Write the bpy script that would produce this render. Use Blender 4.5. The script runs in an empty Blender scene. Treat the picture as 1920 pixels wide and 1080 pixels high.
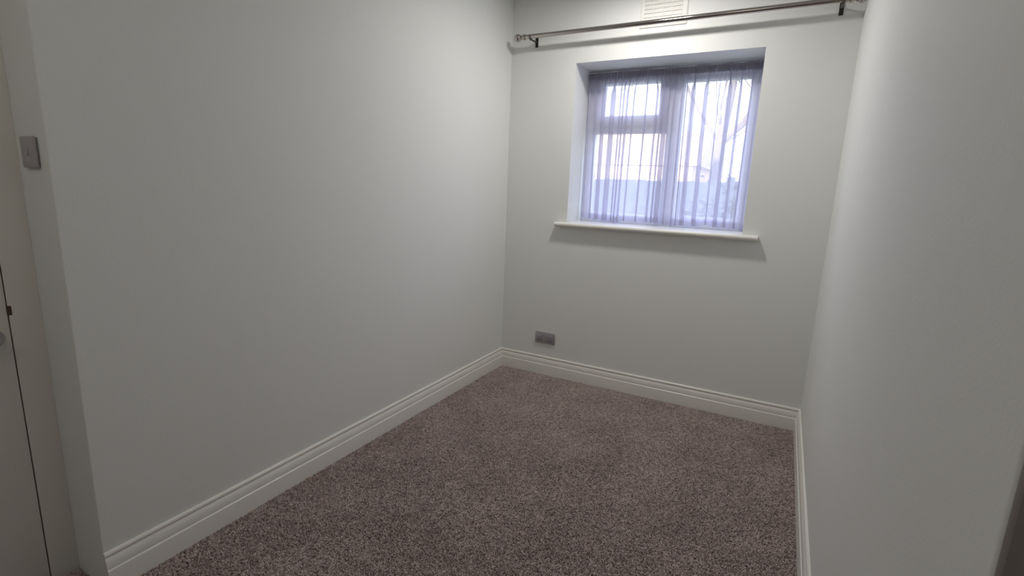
import bpy, bmesh, math, random
from mathutils import Vector, Matrix, Euler

random.seed(7)
S = bpy.context.scene
COL = S.collection

# ------------------------------------------------------------------ camera
cam_d = bpy.data.cameras.new('camera')
cam_d.sensor_width = 36.0
cam_d.lens = 937.49 * 36.0 / 1920.0
cam_d.clip_start = 0.02
cam = bpy.data.objects.new('camera', cam_d)
COL.objects.link(cam)
right = Vector((0.87829, 0.47663, 0.03783))
down = Vector((0.12584, -0.15409, -0.98001))
fwd = Vector((-0.46128, 0.86549, -0.19531))
M = Matrix((right, -down, -fwd)).transposed().to_4x4()
M.translation = Vector((1.7938, -3.2323, 1.3495))
cam.matrix_world = M
S.camera = cam

# ------------------------------------------------------------------ world, sun, lamp, exposure
SKY = 5.9
world = bpy.data.worlds.new('sky')
S.world = world
world.use_nodes = True
wn = world.node_tree.nodes
wl = world.node_tree.links
wn.clear()
w_out = wn.new('ShaderNodeOutputWorld')
w_bg = wn.new('ShaderNodeBackground')
w_tc = wn.new('ShaderNodeTexCoord')
w_sep = wn.new('ShaderNodeSeparateXYZ')
w_ramp = wn.new('ShaderNodeValToRGB')
w_ramp.color_ramp.elements[0].position = 0.0
w_ramp.color_ramp.elements[0].color = (0.86, 0.89, 1.0, 1)
w_ramp.color_ramp.elements[1].position = 0.7
w_ramp.color_ramp.elements[1].color = (0.55, 0.66, 1.0, 1)
wl.new(w_tc.outputs['Generated'], w_sep.inputs[0])
wl.new(w_sep.outputs['Z'], w_ramp.inputs[0])
wl.new(w_ramp.outputs[0], w_bg.inputs['Color'])
w_bg.inputs['Strength'].default_value = SKY
wl.new(w_bg.outputs[0], w_out.inputs['Surface'])

sun_d = bpy.data.lights.new('sun', 'SUN')
sun_d.energy = 22.0
sun_d.angle = math.radians(0.6)
sun_d.color = (1.0, 0.93, 0.82)
sun = bpy.data.objects.new('sun', sun_d)
COL.objects.link(sun)
sun.rotation_euler = (math.radians(66), 0, math.radians(-18))   # low sun behind the house, lights the facades across the garden

lamp_d = bpy.data.lights.new('ceiling_lamp', 'AREA')      # flush disc light on the ceiling
lamp_d.shape = 'DISK'
lamp_d.energy = 13.7
lamp_d.size = 0.16
lamp_d.color = (1.0, 0.965, 0.915)
lamp = bpy.data.objects.new('ceiling_lamp', lamp_d)
COL.objects.link(lamp)
lamp.location = (1.0, -0.60, 2.57)

fill_d = bpy.data.lights.new('fill_light', 'POINT')       # added fill behind the camera, brightens the returns and near walls
fill_d.energy = 7.2
fill_d.shadow_soft_size = 0.25
fill_d.color = (1.0, 0.93, 0.83)
fill = bpy.data.objects.new('fill_light', fill_d)
COL.objects.link(fill)
fill.location = (1.1, -4.0, 2.4)

S.view_settings.view_transform = 'Standard'
S.view_settings.look = 'None'
S.view_settings.exposure = 0.0
S.view_settings.gamma = 1.0
S.view_settings.use_curve_mapping = False
S.cycles.transparent_max_bounces = 24
S.cycles.max_bounces = 14
S.cycles.diffuse_bounces = 6
S.cycles.use_denoising = True

# ------------------------------------------------------------------ helpers
def tag(o, label=None, cat=None, group=None, kind=None):
    if label: o['label'] = label
    if cat: o['category'] = cat
    if group: o['group'] = group
    if kind: o['kind'] = kind
    return o

def link_mesh(name, bm, mat, parent=None, smooth=None):
    bmesh.ops.recalc_face_normals(bm, faces=bm.faces)
    me = bpy.data.meshes.new(name)
    bm.to_mesh(me); bm.free()
    if mat: me.materials.append(mat)
    if smooth is not None:
        for p in me.polygons: p.use_smooth = True
        try: me.set_sharp_from_angle(angle=math.radians(smooth))
        except Exception: pass
    o = bpy.data.objects.new(name, me)
    COL.objects.link(o)
    if parent: o.parent = parent
    return o

def empty(name, loc=(0, 0, 0)):
    o = bpy.data.objects.new(name, None)
    o.empty_display_size = 0.05
    o.location = loc
    COL.objects.link(o)
    return o

def box(bm, a, b, bevel=0.0, seg=2):
    x0, y0, z0 = a; x1, y1, z1 = b
    vs = [bm.verts.new(v) for v in ((x0,y0,z0),(x1,y0,z0),(x1,y1,z0),(x0,y1,z0),(x0,y0,z1),(x1,y0,z1),(x1,y1,z1),(x0,y1,z1))]
    fs = [bm.faces.new([vs[i] for i in f]) for f in ((0,3,2,1),(4,5,6,7),(0,1,5,4),(1,2,6,5),(2,3,7,6),(3,0,4,7))]
    if bevel:
        es = list({e for f in fs for e in f.edges})
        bmesh.ops.bevel(bm, geom=es, offset=bevel, segments=seg, profile=0.5, affect='EDGES', clamp_overlap=True)

def new_box(name, a, b, mat, parent=None, bevel=0.0, seg=2):
    bm = bmesh.new(); box(bm, a, b, bevel, seg)
    return link_mesh(name, bm, mat, parent, 35 if bevel else None)

def extrude_poly(bm, pts, axis, lo, hi, lo_cut=None, hi_cut=None):
    """pts: closed 2D outline; axis: maps (p,q,t)->xyz; lo/hi may depend on p through cut functions (mitres)"""
    n = len(pts)
    A = [bm.verts.new(axis(p, q, lo_cut(p) if lo_cut else lo)) for p, q in pts]
    B = [bm.verts.new(axis(p, q, hi_cut(p) if hi_cut else hi)) for p, q in pts]
    for i in range(n):
        j = (i + 1) % n
        bm.faces.new((A[i], A[j], B[j], B[i]))
    bm.faces.new(A[::-1]); bm.faces.new(B)

def lathe(bm, prof, mtx, seg=32):
    """prof: list of (r, t) along local x axis"""
    rings = []
    for r, t in prof:
        if r < 1e-6:
            rings.append([bm.verts.new(mtx @ Vector((t, 0, 0)))])
        else:
            rings.append([bm.verts.new(mtx @ Vector((t, r*math.cos(2*math.pi*k/seg), r*math.sin(2*math.pi*k/seg)))) for k in range(seg)])
    for a, b in zip(rings, rings[1:]):
        for k in range(seg):
            l = (k + 1) % seg
            if len(a) == 1 and len(b) == 1: continue
            if len(a) == 1: bm.faces.new((a[0], b[l], b[k]))
            elif len(b) == 1: bm.faces.new((a[k], a[l], b[0]))
            else: bm.faces.new((a[k], a[l], b[l], b[k]))
    if len(rings[0]) > 1: bm.faces.new(rings[0][::-1])
    if len(rings[-1]) > 1: bm.faces.new(rings[-1])

def tube(bm, pts, radii, seg=8):
    prev = None
    up = Vector((0.31, 0.2, 0.93)).normalized()
    for i, (p, r) in enumerate(zip(pts, radii)):
        d = (pts[min(i+1, len(pts)-1)] - pts[max(i-1, 0)]).normalized()
        u = d.cross(up)
        if u.length < 1e-4: u = d.cross(Vector((1, 0, 0)))
        u.normalize(); v = d.cross(u)
        ring = [bm.verts.new(p + r*(math.cos(2*math.pi*k/seg)*u + math.sin(2*math.pi*k/seg)*v)) for k in range(seg)]
        if prev:
            for k in range(seg):
                bm.faces.new((prev[k], prev[(k+1) % seg], ring[(k+1) % seg], ring[k]))
        else: bm.faces.new(ring[::-1])
        prev = ring
    bm.faces.new(prev)

# ------------------------------------------------------------------ materials
def mat(name, color, rough=0.6, metal=0.0, spec=0.5, bump=None, vary=None):
    m = bpy.data.materials.new(name); m.use_nodes = True
    nt = m.node_tree; b = nt.nodes['Principled BSDF']
    b.inputs['Base Color'].default_value = (*color, 1)
    b.inputs['Roughness'].default_value = rough
    b.inputs['Metallic'].default_value = metal
    b.inputs['Specular IOR Level'].default_value = spec
    tc = nt.nodes.new('ShaderNodeTexCoord')
    if vary:
        scale, amt = vary
        nz = nt.nodes.new('ShaderNodeTexNoise'); nz.inputs['Scale'].default_value = scale; nz.inputs['Detail'].default_value = 4
        nt.links.new(tc.outputs['Object'], nz.inputs['Vector'])
        mx = nt.nodes.new('ShaderNodeMix'); mx.data_type = 'RGBA'
        mx.inputs[6].default_value = (*[c*(1-amt) for c in color], 1)
        mx.inputs[7].default_value = (*[min(1, c*(1+amt)) for c in color], 1)
        nt.links.new(nz.outputs['Fac'], mx.inputs[0])
        nt.links.new(mx.outputs[2], b.inputs['Base Color'])
    if bump:
        scale, strength, dist = bump
        nz = nt.nodes.new('ShaderNodeTexNoise'); nz.inputs['Scale'].default_value = scale; nz.inputs['Detail'].default_value = 5
        nt.links.new(tc.outputs['Object'], nz.inputs['Vector'])
        bp = nt.nodes.new('ShaderNodeBump'); bp.inputs['Strength'].default_value = strength; bp.inputs['Distance'].default_value = dist
        nt.links.new(nz.outputs['Fac'], bp.inputs['Height'])
        nt.links.new(bp.outputs['Normal'], b.inputs['Normal'])
    return m

WALL = mat('wall_paint', (0.775, 0.788, 0.778), 0.62, spec=0.3, bump=(160, 0.12, 0.004), vary=(2.0, 0.02))
CEIL = mat('ceiling_paint', (0.80, 0.80, 0.78), 0.8, spec=0.2, bump=(120, 0.1, 0.003))
GLOSS = mat('white_gloss_paint', (0.80, 0.79, 0.75), 0.32, spec=0.45, bump=(60, 0.04, 0.002))
DOORP = mat('door_paint', (0.78, 0.762, 0.715), 0.4, spec=0.4, bump=(40, 0.06, 0.002), vary=(5, 0.03))
UPVC = mat('white_upvc', (0.80, 0.81, 0.83), 0.3, spec=0.45, vary=(6, 0.01))
PLASTIC = mat('vent_plastic', (0.76, 0.76, 0.73), 0.45, spec=0.4, vary=(8, 0.02))
STEEL = mat('satin_steel', (0.47, 0.45, 0.49), 0.42, metal=0.75, bump=(300, 0.05, 0.001))
SWITCH = mat('switch_plastic', (0.42, 0.395, 0.42), 0.35, spec=0.5, vary=(10, 0.02))
CHROME = mat('polished_nickel', (0.45, 0.42, 0.39), 0.12, metal=1.0, vary=(12, 0.03))
ARMM = mat('dark_nickel', (0.17, 0.155, 0.14), 0.25, metal=1.0, vary=(12, 0.05))
BLACKM = mat('dark_reflecting_metal', (0.035, 0.03, 0.028), 0.4, metal=0.6, vary=(20, 0.1))  # bracket plate: dark surroundings it reflects are put into the colour
DARKGAP = mat('raw_timber_edge', (0.10, 0.06, 0.045), 0.8, vary=(20, 0.2))
DARKEND = mat('dark_end_board', (0.20, 0.175, 0.165), 0.5, bump=(60, 0.1, 0.002), vary=(12, 0.1))
INSERT = mat('grey_insert', (0.26, 0.245, 0.275), 0.4, spec=0.5, vary=(10, 0.02))
SLOT = mat('dark_slot', (0.03, 0.03, 0.03), 0.7, vary=(20, 0.1))

# ------------------------------------------------------------------ dimensions (metres; window wall on y = 0, left wall on x = 0)
W = 2.0168; YC = -2.598; YR = -2.622
CZ = 2.68; YF = -4.3; XL = -0.19; XR = 2.45
X0, X1, Z0, Z1 = 0.4786, 1.587, 1.1342, 2.1613
TH = 0.36

# ------------------------------------------------------------------ structure
def structure(o, label=None):
    o['kind'] = 'structure'
    if label: o['label'] = label
    return o

structure(new_box('floor', (-0.4, YF-0.1, -0.12), (XR+0.1, TH, 0.0), mat('floor_underlay', (0.16, 0.115, 0.10), 0.95, bump=(200, 0.3, 0.004))), 'floor under the brown carpet')
structure(new_box('ceiling', (-5.0, YF-0.6, CZ), (7.0, TH, CZ+2.1), CEIL), 'plain white ceiling')  # slab made oversized and thick to keep the sun off the fence

bm = bmesh.new()     # window wall with its deep opening
xs = [-5.0, X0, X1, 7.0]; zs = [-0.4, Z0-0.02, Z1, CZ]  # ends stretched past the room so the wall shades the fence
grid = {}
for yi, y in enumerate((0.0, TH)):
    for i, x in enumerate(xs):
        for k, z in enumerate(zs):
            grid[i, yi, k] = bm.verts.new((x, y, z))
for i in range(3):
    for k in range(3):
        if (i, k) == (1, 1): continue
        for yi in (0, 1):
            bm.faces.new([grid[i, yi, k], grid[i+1, yi, k], grid[i+1, yi, k+1], grid[i, yi, k+1]])
for a, b in (((1,1),(2,1)), ((2,1),(2,2)), ((2,2),(1,2)), ((1,2),(1,1))):
    bm.faces.new([grid[a[0],0,a[1]], grid[b[0],0,b[1]], grid[b[0],1,b[1]], grid[a[0],1,a[1]]])
ring = [(i, 0) for i in range(3)] + [(3, k) for k in range(3)] + [(i, 3) for i in (3, 2, 1)] + [(0, k) for k in (3, 2, 1)]
for a, b in zip(ring, ring[1:] + ring[:1]):
    bm.faces.new([grid[a[0],0,a[1]], grid[b[0],0,b[1]], grid[b[0],1,b[1]], grid[a[0],1,a[1]]])
structure(link_mesh('wall_back', bm, WALL), 'off-white window wall with a deep plastered reveal')

def prism_z(name, pts, z0, z1, m, bevel_idx=None, bev=0.004):
    bm = bmesh.new()
    A = [bm.verts.new((x, y, z0)) for x, y in pts]; B = [bm.verts.new((x, y, z1)) for x, y in pts]
    n = len(pts); verts_e = []
    for i in range(n):
        j = (i+1) % n; bm.faces.new((A[i], A[j], B[j], B[i]))
    bm.faces.new(A[::-1]); bm.faces.new(B)
    if bevel_idx is not None:
        es = [e for e in bm.edges if {e.verts[0], e.verts[1]} == {A[bevel_idx], B[bevel_idx]}]
        bmesh.ops.bevel(bm, geom=es, offset=bev, segments=3, profile=0.5, affect='EDGES')
    return link_mesh(name, bm, m, smooth=40)

structure(prism_z('wall_left', [(0, 0), (-0.6, 0), (-0.6, YC), (0, YC)], 0, CZ, WALL, 3), 'long off-white wall left of the window, ending at an outside corner')
structure(prism_z('wall_right', [(W, 0), (XR+0.3, 0), (XR+0.3, YR), (W, YR)], 0, CZ, WALL, 3), 'off-white wall right of the window')
structure(new_box('wall_door_side', (-0.6, YF, 0), (XL-0.012, YC, CZ), WALL), 'wall around the door at the left edge')
structure(new_box('wall_near_right', (XR, YF, 0), (XR+0.3, YR, CZ), WALL))
structure(new_box('wall_front', (-0.6, YF-0.2, 0), (XR+0.3, YF, CZ), WALL))
# plain dark board on the end of the right wall
structure(new_box('trim_2', (W+0.002, YR-0.016, 0), (XR, YR, 2.1), DARKEND, bevel=0.003), 'dark board on the near end of the right wall')

# skirting boards with a moulded top
SK = [(0.0, 0.0), (0.020, 0.0), (0.020, 0.082), (0.0196, 0.0845), (0.0185, 0.0862), (0.0170, 0.0870), (0.0160, 0.0880), (0.0158, 0.0915),
      (0.0162, 0.095), (0.0160, 0.100), (0.0153, 0.106), (0.0143, 0.112), (0.0126, 0.118), (0.0105, 0.1225), (0.0088, 0.1250), (0.0080, 0.1270),
      (0.0080, 0.1300), (0.0094, 0.1312), (0.0103, 0.1335), (0.0104, 0.1370), (0.0098, 0.1405), (0.0082, 0.1432), (0.0060, 0.1448), (0.0, 0.145)]
bm = bmesh.new(); extrude_poly(bm, SK, lambda p, q, t: (p, t, q), YC, 0, hi_cut=lambda p: -p)
structure(link_mesh('baseboard_left', bm, GLOSS, smooth=30), 'white moulded skirting board along the left wall')
bm = bmesh.new(); extrude_poly(bm, SK, lambda p, q, t: (t, -p, q), 0, W, lo_cut=lambda p: p, hi_cut=lambda p: W-p)
structure(link_mesh('baseboard_back', bm, GLOSS, smooth=30), 'white moulded skirting board below the window')
bm = bmesh.new(); extrude_poly(bm, SK, lambda p, q, t: (W-p, t, q), YR, 0, hi_cut=lambda p: -p)
structure(link_mesh('baseboard_right', bm, GLOSS, smooth=30), 'white moulded skirting board along the right wall')

# ------------------------------------------------------------------ window
win = structure(empty('window_1', (0, 0, 0)), 'white plastic window with a small top light on the left and a tall right pane')
FY0, FY1 = 0.272, 0.335
FZ0 = Z0
bm = bmesh.new()
xi0, xi1, zi0, zi1 = X0+0.064, X1-0.062, FZ0+0.066, Z1-0.062
o0 = [(X0, FZ0), (X1, FZ0), (X1, Z1), (X0, Z1)]; i0 = [(xi0, zi0), (xi1, zi0), (xi1, zi1), (xi0, zi1)]
def frame_ring(bm, outer, inner, y0, y1, cham=0.008):
    ch = [(x + (cham if k in (0, 3) else -cham)*-1, z + (cham if k in (0, 1) else -cham)*-1) for k, (x, z) in enumerate(inner)]
    loops = [[bm.verts.new((x, y1, z)) for x, z in outer], [bm.verts.new((x, y0, z)) for x, z in outer],
             [bm.verts.new((x, y0, z)) for x, z in ch], [bm.verts.new((x, y0+cham, z)) for x, z in inner], [bm.verts.new((x, y1, z)) for x, z in inner]]
    for a, b in zip(loops, loops[1:] + loops[:1]):
        for k in range(4):
            l = (k+1) % 4; bm.faces.new((a[k], a[l], b[l], b[k]))
frame_ring(bm, o0, i0, FY0, FY1)
link_mesh('outer_frame', bm, UPVC, win)
MX0, MX1 = 1.034, 1.120
new_box('mullion', (MX0, FY0-0.002, zi0-0.004), (MX1, FY1, zi1+0.004), UPVC, win, 0.006)
TZ0, TZ1 = 1.748, 1.802
new_box('transom', (xi0-0.004, FY0-0.001, TZ0), (MX0, FY1, TZ1), UPVC, win, 0.006)
bm = bmesh.new()
frame_ring(bm, [(xi0-0.006, TZ1-0.006), (MX0+0.006, TZ1-0.006), (MX0+0.006, zi1+0.006), (xi0-0.006, zi1+0.006)],
           [(xi0+0.056, TZ1+0.062), (MX0-0.060, TZ1+0.062), (MX0-0.060, zi1-0.030), (xi0+0.056, zi1-0.030)], FY0-0.016, FY1-0.01)
link_mesh('top_light_sash', bm, UPVC, win)
bm = bmesh.new()
frame_ring(bm, [(MX1-0.004, zi0-0.004), (xi1+0.004, zi0-0.004), (xi1+0.004, zi1+0.004), (MX1-0.004, zi1+0.004)],
           [(MX1+0.010, zi0+0.010), (xi1-0.008, zi0+0.010), (xi1-0.008, zi1-0.038), (MX1+0.010, zi1-0.038)], FY0+0.012, FY1-0.01)
link_mesh('glazing_bead', bm, UPVC, win)
# glass
GL = bpy.data.materials.new('window_glass'); GL.use_nodes = True
nt = GL.node_tree; nt.nodes.clear()
g_o = nt.nodes.new('ShaderNodeOutputMaterial'); g_t = nt.nodes.new('ShaderNodeBsdfTransparent'); g_g = nt.nodes.new('ShaderNodeBsdfGlossy')
g_g.inputs['Roughness'].default_value = 0.03; g_t.inputs['Color'].default_value = (0.95, 0.965, 0.96, 1)
g_m = nt.nodes.new('ShaderNodeMixShader'); g_m.inputs[0].default_value = 0.06
nt.links.new(g_t.outputs[0], g_m.inputs[1]); nt.links.new(g_g.outputs[0], g_m.inputs[2]); nt.links.new(g_m.outputs[0], g_o.inputs['Surface'])
for a, b in (((xi0+0.05, TZ1+0.056), (MX0-0.054, zi1-0.024)), ((xi0-0.006, zi0-0.006), (MX0+0.006, TZ0+0.006)), ((MX1+0.004, zi0+0.004), (xi1-0.002, zi1-0.032))):
    new_box('glass_pane', (a[0], 0.305, a[1]), (b[0], 0.309, b[1]), GL, win)
# window board (sill) with horns and a rounded nose
bm = bmesh.new()
SX0, SX1 = 0.403, 1.674; ST, SB, SN = Z0, Z0-0.029, -0.050
nose = [(SN+0.0145*(1-math.sin(a)), (ST+SB)/2 - 0.0145*math.cos(a)) for a in [math.pi*k/10 - 0 for k in range(11)]]
# plan: nose strip the full width with horns, then the board inside the reveal
prof = [(0.0, SB)] + [(y, z) for y, z in nose] + [(0.0, ST)]
extrude_poly(bm, prof, lambda p, q, t: (t, p, q), SX0, SX1)
box(bm, (X0, -0.0005, Z0-0.020), (X1, FY0+0.01, ST))
link_mesh('window_board', bm, GLOSS, win, smooth=35)

# ------------------------------------------------------------------ door at the left edge
door = structure(empty('door_1', (XL, -3.1, 0)), 'off-white painted door at the left edge')
def dchild(name, a, b, m, bevel=0.0, parent=None):
    off = Vector((XL, -3.1, 0))
    a2 = Vector(a) - off; b2 = Vector(b) - off
    return new_box(name, a2, b2, m, parent or door, bevel)
GY = -2.672
dchild('door_leaf', (XL-0.040, -3.44, 0.012), (XL-0.001, GY-0.003, 2.0), DOORP, 0.002)
dchild('rebate', (XL-0.012, GY-0.0035, 0.0), (XL-0.006, GY+0.001, 2.0), DARKGAP)
dchild('latch_keep', (XL-0.006, GY-0.004, 0.924), (XL+0.0012, GY+0.007, 0.952), DARKGAP, 0.001)
bm = bmesh.new()
lathe(bm, [(0.0285, -0.001), (0.0285, 0.004), (0.0265, 0.007), (0.013, 0.008), (0.0, 0.008)], Matrix.Translation((0.0, -2.7185+3.1, 0.8605)), 32)
hp = link_mesh('handle_rose', bm, STEEL, door, smooth=40)
bm = bmesh.new()
lathe(bm, [(0.009, 0.0), (0.009, 0.042), (0.0085, 0.046), (0, 0.048)], Matrix.Translation((0.006, -2.7185+3.1, 0.8605)), 20)
tube(bm, [Vector((0.046, -2.716+3.1, 0.8605)), Vector((0.048, -2.75+3.1, 0.8625)), Vector((0.047, -2.80+3.1, 0.8595)), Vector((0.045, -2.83+3.1, 0.8565))], [0.008, 0.009, 0.008, 0.006], 14)
link_mesh('lever', bm, STEEL, hp, smooth=40)
trim = structure(empty('trim_1', (0, 0, 0)), 'off-white painted door frame between the switch corner and the door')
new_box('jamb', (XL-0.012, GY, 0), (XL, YC, 2.06), DOORP, trim, 0.0015)
new_box('head', (XL-0.012, -3.52, 2.003), (XL, GY, 2.06), DOORP, trim, 0.0015)
new_box('jamb', (XL-0.012, -3.52, 0), (XL, -3.443, 2.003), DOORP, trim, 0.0015)

# ------------------------------------------------------------------ carpet
pal = bpy.data.materials.new('carpet_yarn'); pal.use_nodes = True
nt = pal.node_tree; b = nt.nodes['Principled BSDF']
b.inputs['Roughness'].default_value = 0.95; b.inputs['Specular IOR Level'].default_value = 0.1
at = nt.nodes.new('ShaderNodeAttribute'); at.attribute_type = 'INSTANCER'; at.attribute_name = 'shade'
rp = nt.nodes.new('ShaderNodeValToRGB')
rp.color_ramp.elements[0].color = (0.235, 0.183, 0.171, 1); rp.color_ramp.elements[0].position = 0.0
rp.color_ramp.elements[1].color = (0.70, 0.60, 0.575, 1); rp.color_ramp.elements[1].position = 1.0
e = rp.color_ramp.elements.new(0.5); e.color = (0.44, 0.36, 0.338, 1)
nt.links.new(at.outputs['Fac'], rp.inputs[0]); nt.links.new(rp.outputs[0], b.inputs['Base Color'])

CT = 0.004
bm = bmesh.new()
cpts = [(0.018, -0.018), (W-0.018, -0.018), (W-0.018, YR+0.0), (W-0.018, -3.0), (XL+0.002, -3.0), (XL+0.002, YC-0.001), (0.018, YC-0.001)]
bm.faces.new([bm.verts.new((x, y, CT)) for x, y in cpts])
carpet = link_mesh('carpet', bm, pal)
tag(carpet, 'mottled mauve brown twist pile carpet covering the whole floor', 'carpet', kind='stuff')
ng = bpy.data.node_groups.new('carpet_pile', 'GeometryNodeTree')
ng.interface.new_socket('Geometry', in_out='INPUT', socket_type='NodeSocketGeometry')
ng.interface.new_socket('Geometry', in_out='OUTPUT', socket_type='NodeSocketGeometry')
N = ng.nodes; L = ng.links
gi = N.new('NodeGroupInput'); go = N.new('NodeGroupOutput')
dp = N.new('GeometryNodeDistributePointsOnFaces'); dp.inputs['Density'].default_value = 46000
cone = N.new('GeometryNodeMeshCone'); cone.fill_type = 'TRIANGLE_FAN'
cone.inputs['Vertices'].default_value = 5; cone.inputs['Radius Top'].default_value = 0.0021; cone.inputs['Radius Bottom'].default_value = 0.0029; cone.inputs['Depth'].default_value = 0.0068
sm = N.new('GeometryNodeSetMaterial'); sm.inputs['Material'].default_value = pal
io = N.new('GeometryNodeInstanceOnPoints')
rr = N.new('FunctionNodeRandomValue'); rr.data_type = 'FLOAT_VECTOR'
rr.inputs[0].default_value = (-0.55, -0.55, 0); rr.inputs[1].default_value = (0.55, 0.55, 6.28)
rs = N.new('FunctionNodeRandomValue'); rs.data_type = 'FLOAT'
rs.inputs[2].default_value = 0.75; rs.inputs[3].default_value = 1.3; rs.inputs['Seed'].default_value = 3
rc = N.new('FunctionNodeRandomValue'); rc.data_type = 'FLOAT'
rc.inputs[2].default_value = 0.0; rc.inputs[3].default_value = 1.0; rc.inputs['Seed'].default_value = 11
nz = N.new('ShaderNodeTexNoise'); nz.inputs['Scale'].default_value = 60; nz.inputs['Detail'].default_value = 3
nz2 = N.new('ShaderNodeTexNoise'); nz2.inputs['Scale'].default_value = 4; nz2.inputs['Detail'].default_value = 2
m1 = N.new('ShaderNodeMath'); m1.operation = 'MULTIPLY'; m1.inputs[1].default_value = 0.42
m2 = N.new('ShaderNodeMath'); m2.operation = 'MULTIPLY_ADD'; m2.inputs[1].default_value = 1.25; m2.inputs[2].default_value = -0.62
m3 = N.new('ShaderNodeMath'); m3.operation = 'MULTIPLY_ADD'; m3.inputs[1].default_value = 0.5; m3.inputs[2].default_value = 0.03
ma = N.new('ShaderNodeMath'); ma.operation = 'ADD'
mb = N.new('ShaderNodeMath'); mb.operation = 'ADD'; mb.use_clamp = True
st = N.new('GeometryNodeStoreNamedAttribute'); st.data_type = 'FLOAT'; st.domain = 'INSTANCE'; st.inputs['Name'].default_value = 'shade'
jn = N.new('GeometryNodeJoinGeometry')
L.new(gi.outputs[0], dp.inputs['Mesh'])
L.new(dp.outputs['Points'], io.inputs['Points'])
L.new(cone.outputs['Mesh'], sm.inputs['Geometry']); L.new(sm.outputs[0], io.inputs['Instance'])
L.new(rr.outputs[0], io.inputs['Rotation']); L.new(rs.outputs[1], io.inputs['Scale'])
L.new(rc.outputs[1], m1.inputs[0]); L.new(nz.outputs['Fac'], m2.inputs[0]); L.new(nz2.outputs['Fac'], m3.inputs[0])
L.new(m1.outputs[0], ma.inputs[0]); L.new(m2.outputs[0], ma.inputs[1]); L.new(ma.outputs[0], mb.inputs[0]); L.new(m3.outputs[0], mb.inputs[1])
L.new(io.outputs[0], st.inputs['Geometry']); L.new(mb.outputs[0], st.inputs['Value'])
L.new(st.outputs[0], jn.inputs[0]); L.new(gi.outputs[0], jn.inputs[0])
L.new(jn.outputs[0], go.inputs[0])
md = carpet.modifiers.new('pile', 'NODES'); md.node_group = ng

# ------------------------------------------------------------------ net curtain
NET = bpy.data.materials.new('net_voile'); NET.use_nodes = True
def net_nodes(m, open_, col):
    nt = m.node_tree; nt.nodes.clear()
    o = nt.nodes.new('ShaderNodeOutputMaterial')
    t = nt.nodes.new('ShaderNodeBsdfTransparent'); t.inputs[0].default_value = (1, 1, 1, 1)
    d = nt.nodes.new('ShaderNodeBsdfDiffuse'); d.inputs[0].default_value = (*col, 1)
    tr = nt.nodes.new('ShaderNodeBsdfTranslucent'); tr.inputs[0].default_value = (*col, 1)
    a = nt.nodes.new('ShaderNodeMixShader'); a.inputs[0].default_value = 0.5
    b = nt.nodes.new('ShaderNodeMixShader')
    tc = nt.nodes.new('ShaderNodeTexCoord'); nz = nt.nodes.new('ShaderNodeTexNoise'); nz.inputs['Scale'].default_value = 9; nz.inputs['Detail'].default_value = 3
    mp = nt.nodes.new('ShaderNodeMapRange'); mp.inputs[1].default_value = 0.3; mp.inputs[2].default_value = 0.7
    mp.inputs[3].default_value = 1-open_+0.04; mp.inputs[4].default_value = 1-open_-0.04
    nt.links.new(tc.outputs['Object'], nz.inputs['Vector']); nt.links.new(nz.outputs['Fac'], mp.inputs[0]); nt.links.new(mp.outputs[0], b.inputs[0])
    nt.links.new(d.outputs[0], a.inputs[1]); nt.links.new(tr.outputs[0], a.inputs[2])
    nt.links.new(t.outputs[0], b.inputs[1]); nt.links.new(a.outputs[0], b.inputs[2]); nt.links.new(b.outputs[0], o.inputs['Surface'])
net_nodes(NET, 0.35, (0.66, 0.65, 0.78))
TAPE = bpy.data.materials.new('net_header_tape'); TAPE.use_nodes = True
net_nodes(TAPE, 0.22, (0.24, 0.23, 0.29))  # pale tape coloured dark to stand for the shade under the lintel

CX0, CX1, CY, CZT = 0.488, 1.574, 0.232, 2.150
curtain = empty('net_curtain', (0, 0, 0))
tag(curtain, 'sheer white gathered net curtain hanging inside the window reveal', 'curtain')
rnd = random.Random(21)
folds = []
t = 0.0
while t < 1.0:
    w = rnd.choice((0.024, 0.034, 0.045, 0.055, 0.068)) * rnd.uniform(0.85, 1.2)
    folds.append((t, w, rnd.uniform(0.6, 1.35))); t += w
tot = folds[-1][0] + folds[-1][1]
folds = [(a/tot, b/tot, c) for a, b, c in folds]
def fold_at(s):
    for a, b, c in folds:
        if s <= a + b: return (s - a)/b, b, c
    return 1.0, folds[-1][1], folds[-1][2]
def hem_drop(s):
    return 0.006*math.sin(s*17+0.5) + 0.004*math.sin(s*41+1.0)
def cloth(s, h):
    """s 0..1 across, h 0 (heading) .. 1 (hem)"""
    ph, wid, amp = fold_at(s)
    k = min(1, h/0.16); k = k*k*(3-2*k)
    body_x = wid*0.34*amp*math.sin(2*math.pi*ph) + wid*0.08*math.sin(6*math.pi*ph + 40*wid)
    body_y = 0.024*amp*(1-math.cos(2*math.pi*ph))/2*(0.75+0.35*h)
    f = 2*math.pi*s*92
    head_x = 0.0032*math.sin(2*f+0.8*math.sin(s*33)); head_y = 0.0055*math.sin(f + 1.3*math.sin(s*21))
    drift = 0.010*math.sin(s*9+2.0)*h + k*math.sin(math.pi*s)*(0.020*math.sin(2*math.pi*2.3*s+1.0) + 0.014*math.sin(2*math.pi*5.2*s+0.4))
    x = CX0 + (CX1-CX0)*s + (1-k)*head_x + k*body_x*(CX1-CX0) + drift*(1 if 0.03 < s < 0.97 else 0.2)
    x = min(max(x, X0+0.004), X1-0.004)
    y = CY - k*body_y + (1-k)*head_y - 0.004*math.sin(s*13)*h
    return x, y
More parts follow.
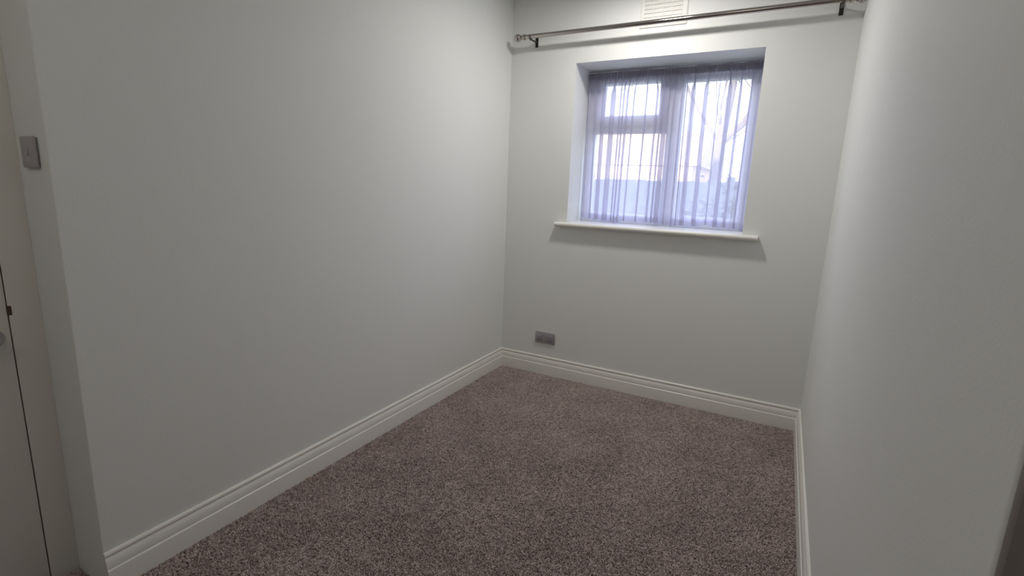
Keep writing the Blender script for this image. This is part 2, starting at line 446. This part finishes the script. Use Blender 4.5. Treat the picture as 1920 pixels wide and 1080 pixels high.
def cloth_mesh(h0, h1, nh, ns, dy=0.0):
    bm = bmesh.new(); rows = []
    for r in range(nh+1):
        h = h0 + (h1-h0)*r/nh; row = []
        for c in range(ns+1):
            s = c/ns; x, y = cloth(s, h)
            zb = Z0 + 0.020 + hem_drop(s) - 0.012*(fold_at(s)[2]-0.6)*math.cos(2*math.pi*fold_at(s)[0])
            row.append(bm.verts.new((x, y+dy, CZT - (CZT - zb)*h)))
        rows.append(row)
    for a, b in zip(rows, rows[1:]):
        for c in range(ns): bm.faces.new((a[c], a[c+1], b[c+1], b[c]))
    return bm
NS = 1100
link_mesh('voile', cloth_mesh(0, 1, 44, NS), NET, curtain, smooth=180)
link_mesh('hem', cloth_mesh(0.962, 1.0, 3, NS, 0.0012), NET, curtain, smooth=180)
link_mesh('heading_tape', cloth_mesh(0.0, 0.052, 4, NS, 0.0012), TAPE, curtain, smooth=180)
bm = bmesh.new(); tube(bm, [Vector((X0, CY, CZT-0.006)), Vector((X1, CY, CZT-0.006))], [0.0035, 0.0035], 10)
link_mesh('curtain_wire', bm, UPVC, curtain, smooth=60)

# ------------------------------------------------------------------ curtain pole
RY, RZ, RR = -0.100, 2.324, 0.0135
pole = empty('curtain_pole', (1.0, 0, RZ))
tag(pole, 'polished nickel curtain pole with ball ends on brackets above the window', 'curtain pole')
PM = Matrix.Translation((-1.0, 0, -RZ))
bm = bmesh.new(); lathe(bm, [(RR, 0.150), (RR, 1.945)], PM @ Matrix.Translation((0, RY, RZ)), 32)
link_mesh('rod', bm, CHROME, pole, smooth=40)
def finial(x, sgn):
    mt = PM @ Matrix.Translation((x, RY, RZ)) @ Matrix.Scale(sgn, 4, (1, 0, 0))
    R = 0.0245
    prof = [(0.0165, -0.004), (0.0180, 0.0), (0.0180, 0.010), (0.0165, 0.013), (0.0120, 0.016), (0.0105, 0.020), (0.0115, 0.024), (0.0165, 0.027), (0.0165, 0.031)]
    c = 0.031 + R*0.86
    for k in range(5, 33):
        a = math.pi*k/32
        prof.append((max(R*math.sin(a), 0 if k == 32 else 1e-4), c - R*math.cos(a)))
    prof[-1] = (0.0, c + R)
    bm = bmesh.new(); lathe(bm, prof, mt, 36)
    return link_mesh('finial', bm, CHROME, pole, smooth=40)
finial(0.148, -1)
finial(1.942, 1)
def bracket(x):
    bm = bmesh.new()
    box(bm, (x-0.010-1, -0.006, 2.280-RZ), (x+0.010-1, 0.0, 2.352-RZ), 0.002)
    br = link_mesh('bracket', bm, BLACKM, pole, smooth=40)
    bm = bmesh.new()
    tube(bm, [Vector((x-1, -0.004, -0.012)), Vector((x-1, -0.05, -0.014)), Vector((x-1, RY+0.02, -0.016)), Vector((x-1, RY, -0.0150))], [0.0062, 0.0055, 0.0055, 0.0075], 14)
    n = 18                                     # cup under the rod
    for k in range(n):
        a0 = math.pi + math.pi*k/n; a1 = math.pi + math.pi*(k+1)/n
        q = []
        for dx in (-0.007, 0.007):
            for r in (RR+0.0005, RR+0.0035):
                for a in (a0, a1): q.append(bm.verts.new((x-1+dx, RY + r*math.cos(a), r*math.sin(a))))
        for f in ((0,1,3,2), (4,6,7,5), (0,4,5,1), (2,3,7,6)): bm.faces.new([q[i] for i in f])
    link_mesh('arm', bm, ARMM, br, smooth=40)
bracket(0.190)
bracket(1.915)

# ------------------------------------------------------------------ air vent
vent = empty('air_vent', (1.0145, 0, 2.325))
tag(vent, 'white louvred air vent on the wall above the curtain pole', 'vent')
VX0, VX1, VZ0, VZ1 = 0.877-1.0145, 1.152-1.0145, 0.0, 0.255
cols = [(0.899, 0.950), (0.957, 1.007), (1.013, 1.059), (1.065, 1.121)]
cols = [(a-1.0145, b-1.0145) for a, b in cols]
SZ0, SZ1 = 0.028, 0.235
bm = bmesh.new()
box(bm, (VX0, -0.006, VZ0), (VX1, 0, SZ0), 0.002); box(bm, (VX0, -0.006, SZ1), (VX1, 0, VZ1), 0.003)
edges = [VX0] + [v for c in cols for v in c] + [VX1]
for a, b2 in zip(edges[0::2], edges[1::2]): box(bm, (a, -0.0058, SZ0-0.004), (b2, 0, SZ1+0.004), 0.002)
link_mesh('face_plate', bm, PLASTIC, vent, smooth=40)
bm = bmesh.new()
bx = cols[0]
hw = (bx[1]-bx[0])/2
sl = None
nrow = 9; pitch = (SZ1-SZ0)/nrow
new_box('backing', (cols[0][0], -0.002, SZ0), (cols[-1][1], -0.0002, SZ1), PLASTIC, vent)
bm.free()
slat_me = None
for (a, b2) in cols:
    for r in range(nrow):
        if slat_me is None:
            bm = bmesh.new()
            # tilted blade, unit width
            pts = [(-0.0062, -0.0015), (-0.0050, -0.0035), (-0.0022, 0.0110), (-0.0022, 0.0150)]
            A = [bm.verts.new((-0.5, y, z)) for y, z in pts]; B = [bm.verts.new((0.5, y, z)) for y, z in pts]
            for i in range(4):
                j = (i+1) % 4; bm.faces.new((A[i], A[j], B[j], B[i]))
            bm.faces.new(A[::-1]); bm.faces.new(B)
            o = link_mesh('slat', bm, PLASTIC, vent); slat_me = o.data
        else:
            o = bpy.data.objects.new('slat', slat_me); COL.objects.link(o); o.parent = vent
        o.location = ((a+b2)/2, 0, SZ0 + pitch*(r+0.35)); o.scale = (b2-a+0.002, 1, 1)

# ------------------------------------------------------------------ wall socket
sx, sz = 0.364, 0.2855
sock = empty('wall_socket', (sx, 0, sz))
tag(sock, 'grey metal double power socket low on the wall left of the window', 'socket')
new_box('face_plate', (-0.078, -0.0095, -0.042), (0.078, 0.0, 0.042), STEEL, sock, 0.003)
for s in (-1, 1):
    ins = new_box('socket_insert', (s*0.040-0.022 , -0.0108, -0.030), (s*0.040+0.022, -0.009, 0.012), INSERT, sock, 0.0008)
    bm = bmesh.new()
    box(bm, (s*0.040-0.002, -0.0112, 0.0), (s*0.040+0.002, -0.0104, 0.008))
    box(bm, (s*0.040-0.0150, -0.0112, -0.018), (s*0.040-0.0085, -0.0104, -0.0145)); box(bm, (s*0.040+0.0085, -0.0112, -0.018), (s*0.040+0.0150, -0.0104, -0.0145))
    link_mesh('pin_slots', bm, SLOT, ins)
    bm = bmesh.new()
    c = s*0.018
    A = [(-0.006, -0.0092, 0.015), (0.006, -0.0092, 0.015), (0.006, -0.0135, 0.018), (-0.006, -0.0135, 0.018), (-0.006, -0.0105, 0.034), (0.006, -0.0105, 0.034), (0.006, -0.0092, 0.034), (-0.006, -0.0092, 0.034)]
    v = [bm.verts.new((c+x, y, z)) for x, y, z in A]
    for f in ((0,1,2,3), (3,2,5,4), (4,5,6,7), (0,3,4,7), (1,6,5,2), (0,7,6,1)): bm.faces.new([v[i] for i in f])
    link_mesh('rocker', bm, STEEL, sock)
    bm = bmesh.new(); lathe(bm, [(0.0032, 0.0), (0.0032, 0.001), (0.0022, 0.0016)], Matrix.Translation((s*0.060, -0.0092, 0)) @ Matrix.Rotation(math.radians(-90), 4, 'Z'), 14)
    link_mesh('screw', bm, STEEL, sock, smooth=40)

# ------------------------------------------------------------------ light switch
sw = empty('light_switch', (-0.088, YC, 1.398))
tag(sw, 'grey single light switch on the narrow wall return beside the door', 'switch')
new_box('back_box', (-0.040, -0.004, -0.040), (0.040, 0.0, 0.040), INSERT, sw, 0.001)
new_box('face_plate', (-0.043, -0.012, -0.043), (0.043, -0.004, 0.043), SWITCH, sw, 0.003)
bm = bmesh.new()
v = [bm.verts.new(q) for q in ((-0.006, -0.0118, -0.011), (0.006, -0.0118, -0.011), (0.006, -0.0165, -0.009), (-0.006, -0.0165, -0.009), (-0.006, -0.0128, 0.011), (0.006, -0.0128, 0.011), (0.006, -0.0118, 0.0112), (-0.006, -0.0118, 0.0112))]
for f in ((0,1,2,3), (3,2,5,4), (4,5,6,7), (0,3,4,7), (1,6,5,2), (0,7,6,1)): bm.faces.new([v[i] for i in f])
link_mesh('rocker', bm, SWITCH, sw)
for s in (-1, 1):
    bm = bmesh.new(); lathe(bm, [(0.0032, 0.0), (0.0032, 0.001), (0.0022, 0.0016)], Matrix.Translation((s*0.030, -0.0118, 0)) @ Matrix.Rotation(math.radians(-90), 4, 'Z'), 14)
    link_mesh('screw', bm, STEEL, sw, smooth=40)

# ------------------------------------------------------------------ outside: ground, fence, shrub, tree, house
GZ = -0.28
bm = bmesh.new(); box(bm, (-30, TH, GZ-0.3), (30, 45, GZ))
structure(link_mesh('ground', bm, mat('lawn', (0.17, 0.20, 0.09), 0.95, bump=(30, 0.6, 0.03), vary=(3, 0.3))), 'garden ground outside the window')

FENCE = mat('pale_fence_paint', (0.36, 0.37, 0.40), 0.75, bump=(20, 0.2, 0.004), vary=(4, 0.06))
FY = 3.0
fence = empty('garden_fence', (0, FY, GZ))
tag(fence, 'pale board fence across the garden seen through the net curtain', 'fence')
bm = bmesh.new(); box(bm, (-0.058, 0, 0), (0.058, 0.018, 1.74), 0.003, 1)
bd = link_mesh('board', bm, FENCE, fence); bd.location = (-4.2, 0, 0.05)
for k in range(1, 64):
    o = bpy.data.objects.new('board', bd.data); COL.objects.link(o); o.parent = fence
    o.location = (-4.2 + k*0.119, random.uniform(-0.003, 0.003), 0.05 + random.uniform(-0.006, 0.006))
for z in (0.3, 1.0, 1.6):
    new_box('rail', (-4.3, 0.02, z), (3.4, 0.06, z+0.08), FENCE, fence)
pm = None
for x in (-4.2, -2.4, -0.6, 1.2, 3.0):
    if pm is None:
        o = new_box('post', (-0.045, 0.06, -0.1), (0.045, 0.15, 1.85), FENCE, fence, 0.004); pm = o.data
    else:
        o = bpy.data.objects.new('post', pm); COL.objects.link(o); o.parent = fence
    o.location = (x, 0, 0)

BARK = mat('bark', (0.16, 0.125, 0.11), 0.9, bump=(25, 0.6, 0.02), vary=(8, 0.25))
LEAF = mat('leaf', (0.10, 0.125, 0.06), 0.6, vary=(6, 0.3))
def leaf_quad(bm, p, size, rn):
    e = Euler((rn.uniform(0, 6.28), rn.uniform(0, 6.28), rn.uniform(0, 6.28))).to_matrix()
    pts = [(0, -0.5, 0), (0.28, 0, 0.06), (0, 0.6, 0), (-0.28, 0, 0.06)]
    bm.faces.new([bm.verts.new(p + e @ (Vector(q)*size)) for q in pts])
def grow_tree(name, base, height, rn, leaves, label):
    root = empty(name, base); tag(root, label, 'tree')
    wood = bmesh.new(); fol = bmesh.new()
    tips = []
    def limb(p, d, length, r, depth):
        pts = [p]; rad = [r]; n = 5
        for i in range(n):
            d = (d + Vector((rn.uniform(-.16, .16), rn.uniform(-.16, .16), rn.uniform(-.02, .14)))).normalized()
            pts.append(pts[-1] + d*length/n); rad.append(r*(1-0.5*(i+1)/n))
        tube(wood, pts, rad, 8 if depth < 2 else 5)
        if depth >= 2: tips.extend(pts[2:])
        if depth < 3:
            for i in range(rn.choice((3, 4)) if depth else 6):
                k = rn.randint(2, n); ang = rn.uniform(0, 6.28); sp = rn.uniform(0.45, 0.95)
                side = Vector((math.cos(ang), math.sin(ang), 0))
                nd = (d*(1-sp*0.4) + side*sp + Vector((0, 0, 0.15))).normalized()
                limb(pts[k], nd, length*rn.uniform(0.5, 0.72), rad[k]*0.42, depth+1)
    limb(Vector((0, 0, 0)), Vector((0.03, 0, 1)), height*0.5, height*0.0125, 0)
    link_mesh('trunk', wood, BARK, root, smooth=60)
    for _ in range(leaves):
        c = rn.choice(tips); leaf_quad(fol, c + Vector((rn.gauss(0, .10), rn.gauss(0, .10), rn.gauss(0, .10))), rn.uniform(.07, .14), rn)
    f = link_mesh('foliage', fol, LEAF, root); f['kind'] = 'stuff'
    return root
grow_tree('garden_tree', (0.42, 6.2, GZ), 8.5, random.Random(5), 500, 'bare branched tree with a few dark leaves seen through the right window pane')
grow_tree('garden_tree', (-6.8, 13.0, GZ), 7.0, random.Random(9), 300, 'thin branched tree seen through the left window panes')

shrub = empty('garden_shrub', (1.22, 2.3, GZ)); tag(shrub, 'dark leafy shrub in front of the fence seen low through the right pane', 'shrub')
rn = random.Random(3); wood = bmesh.new(); fol = bmesh.new()
for k in range(9):
    a = k*0.7; top = Vector((0.28*math.cos(a)*rn.uniform(.4, 1), 0.22*math.sin(a)*rn.uniform(.4, 1), rn.uniform(1.3, 1.72)))
    tube(wood, [Vector((0, 0, 0)), top*0.5 + Vector((0.04*math.cos(a), 0.04*math.sin(a), 0)), top], [0.012, 0.009, 0.004], 6)
    for _ in range(210):
        s = rn.uniform(.35, 1.05); leaf_quad(fol, top*s + Vector((rn.gauss(0, .09), rn.gauss(0, .09), rn.gauss(0, .06))), rn.uniform(.04, .075), rn)
link_mesh('stem', wood, BARK, shrub, smooth=60)
f = link_mesh('foliage', fol, LEAF, shrub); f['kind'] = 'stuff'

# brick house across the garden, in the sun
BR = bpy.data.materials.new('brickwork'); BR.use_nodes = True
nt = BR.node_tree; b = nt.nodes['Principled BSDF']; b.inputs['Roughness'].default_value = 0.9
tc = nt.nodes.new('ShaderNodeTexCoord'); mp = nt.nodes.new('ShaderNodeMapping'); mp.inputs['Rotation'].default_value = (math.radians(90), 0, 0)
bt = nt.nodes.new('ShaderNodeTexBrick'); bt.inputs['Scale'].default_value = 1.0
bt.inputs['Color1'].default_value = (0.56, 0.34, 0.27, 1); bt.inputs['Color2'].default_value = (0.66, 0.42, 0.34, 1); bt.inputs['Mortar'].default_value = (0.6, 0.55, 0.48, 1)
bt.inputs['Brick Width'].default_value = 0.225; bt.inputs['Row Height'].default_value = 0.075; bt.inputs['Mortar Size'].default_value = 0.010
nt.links.new(tc.outputs['Object'], mp.inputs[0]); nt.links.new(mp.outputs[0], bt.inputs['Vector']); nt.links.new(bt.outputs['Color'], b.inputs['Base Color'])
bp = nt.nodes.new('ShaderNodeBump'); bp.inputs['Strength'].default_value = 0.5; bp.inputs['Distance'].default_value = 0.01; bp.invert = True
nt.links.new(bt.outputs['Fac'], bp.inputs['Height']); nt.links.new(bp.outputs['Normal'], b.inputs['Normal'])
ROOF = mat('roof_tile', (0.50, 0.38, 0.33), 0.85, bump=(15, 0.5, 0.03), vary=(6, 0.2))
house = empty('brick_house', (-5.5, 22.0, GZ))
tag(house, 'pale sunlit brick house with a tiled roof beyond the fence seen through the net curtain', 'house')
bm = bmesh.new(); box(bm, (-6.5, 0, 0), (3.2, 7, 3.1)); link_mesh('wall', bm, BR, house)
bm = bmesh.new()
pr = [(-0.10, 3.05), (3.5, 4.95), (7.10, 3.05), (7.10, 2.99), (-0.10, 2.99)]
extrude_poly(bm, pr, lambda p, q, t: (t, p, q), -6.8, 3.5)
link_mesh('roof', bm, ROOF, house)
DARKGL = mat('house_glass', (0.10, 0.12, 0.15), 0.1, spec=0.8, vary=(2, 0.2))
for x in (-4.6, -1.6, 1.2):
    wf = new_box('window', (x-0.65, -0.04, 1.1), (x+0.65, 0.06, 2.3), UPVC, house, 0.01)
    for s in (-1, 1):
        new_box('pane', (x+s*0.31-0.25, -0.05, 1.2), (x+s*0.31+0.25, -0.03, 2.2), DARKGL, wf)
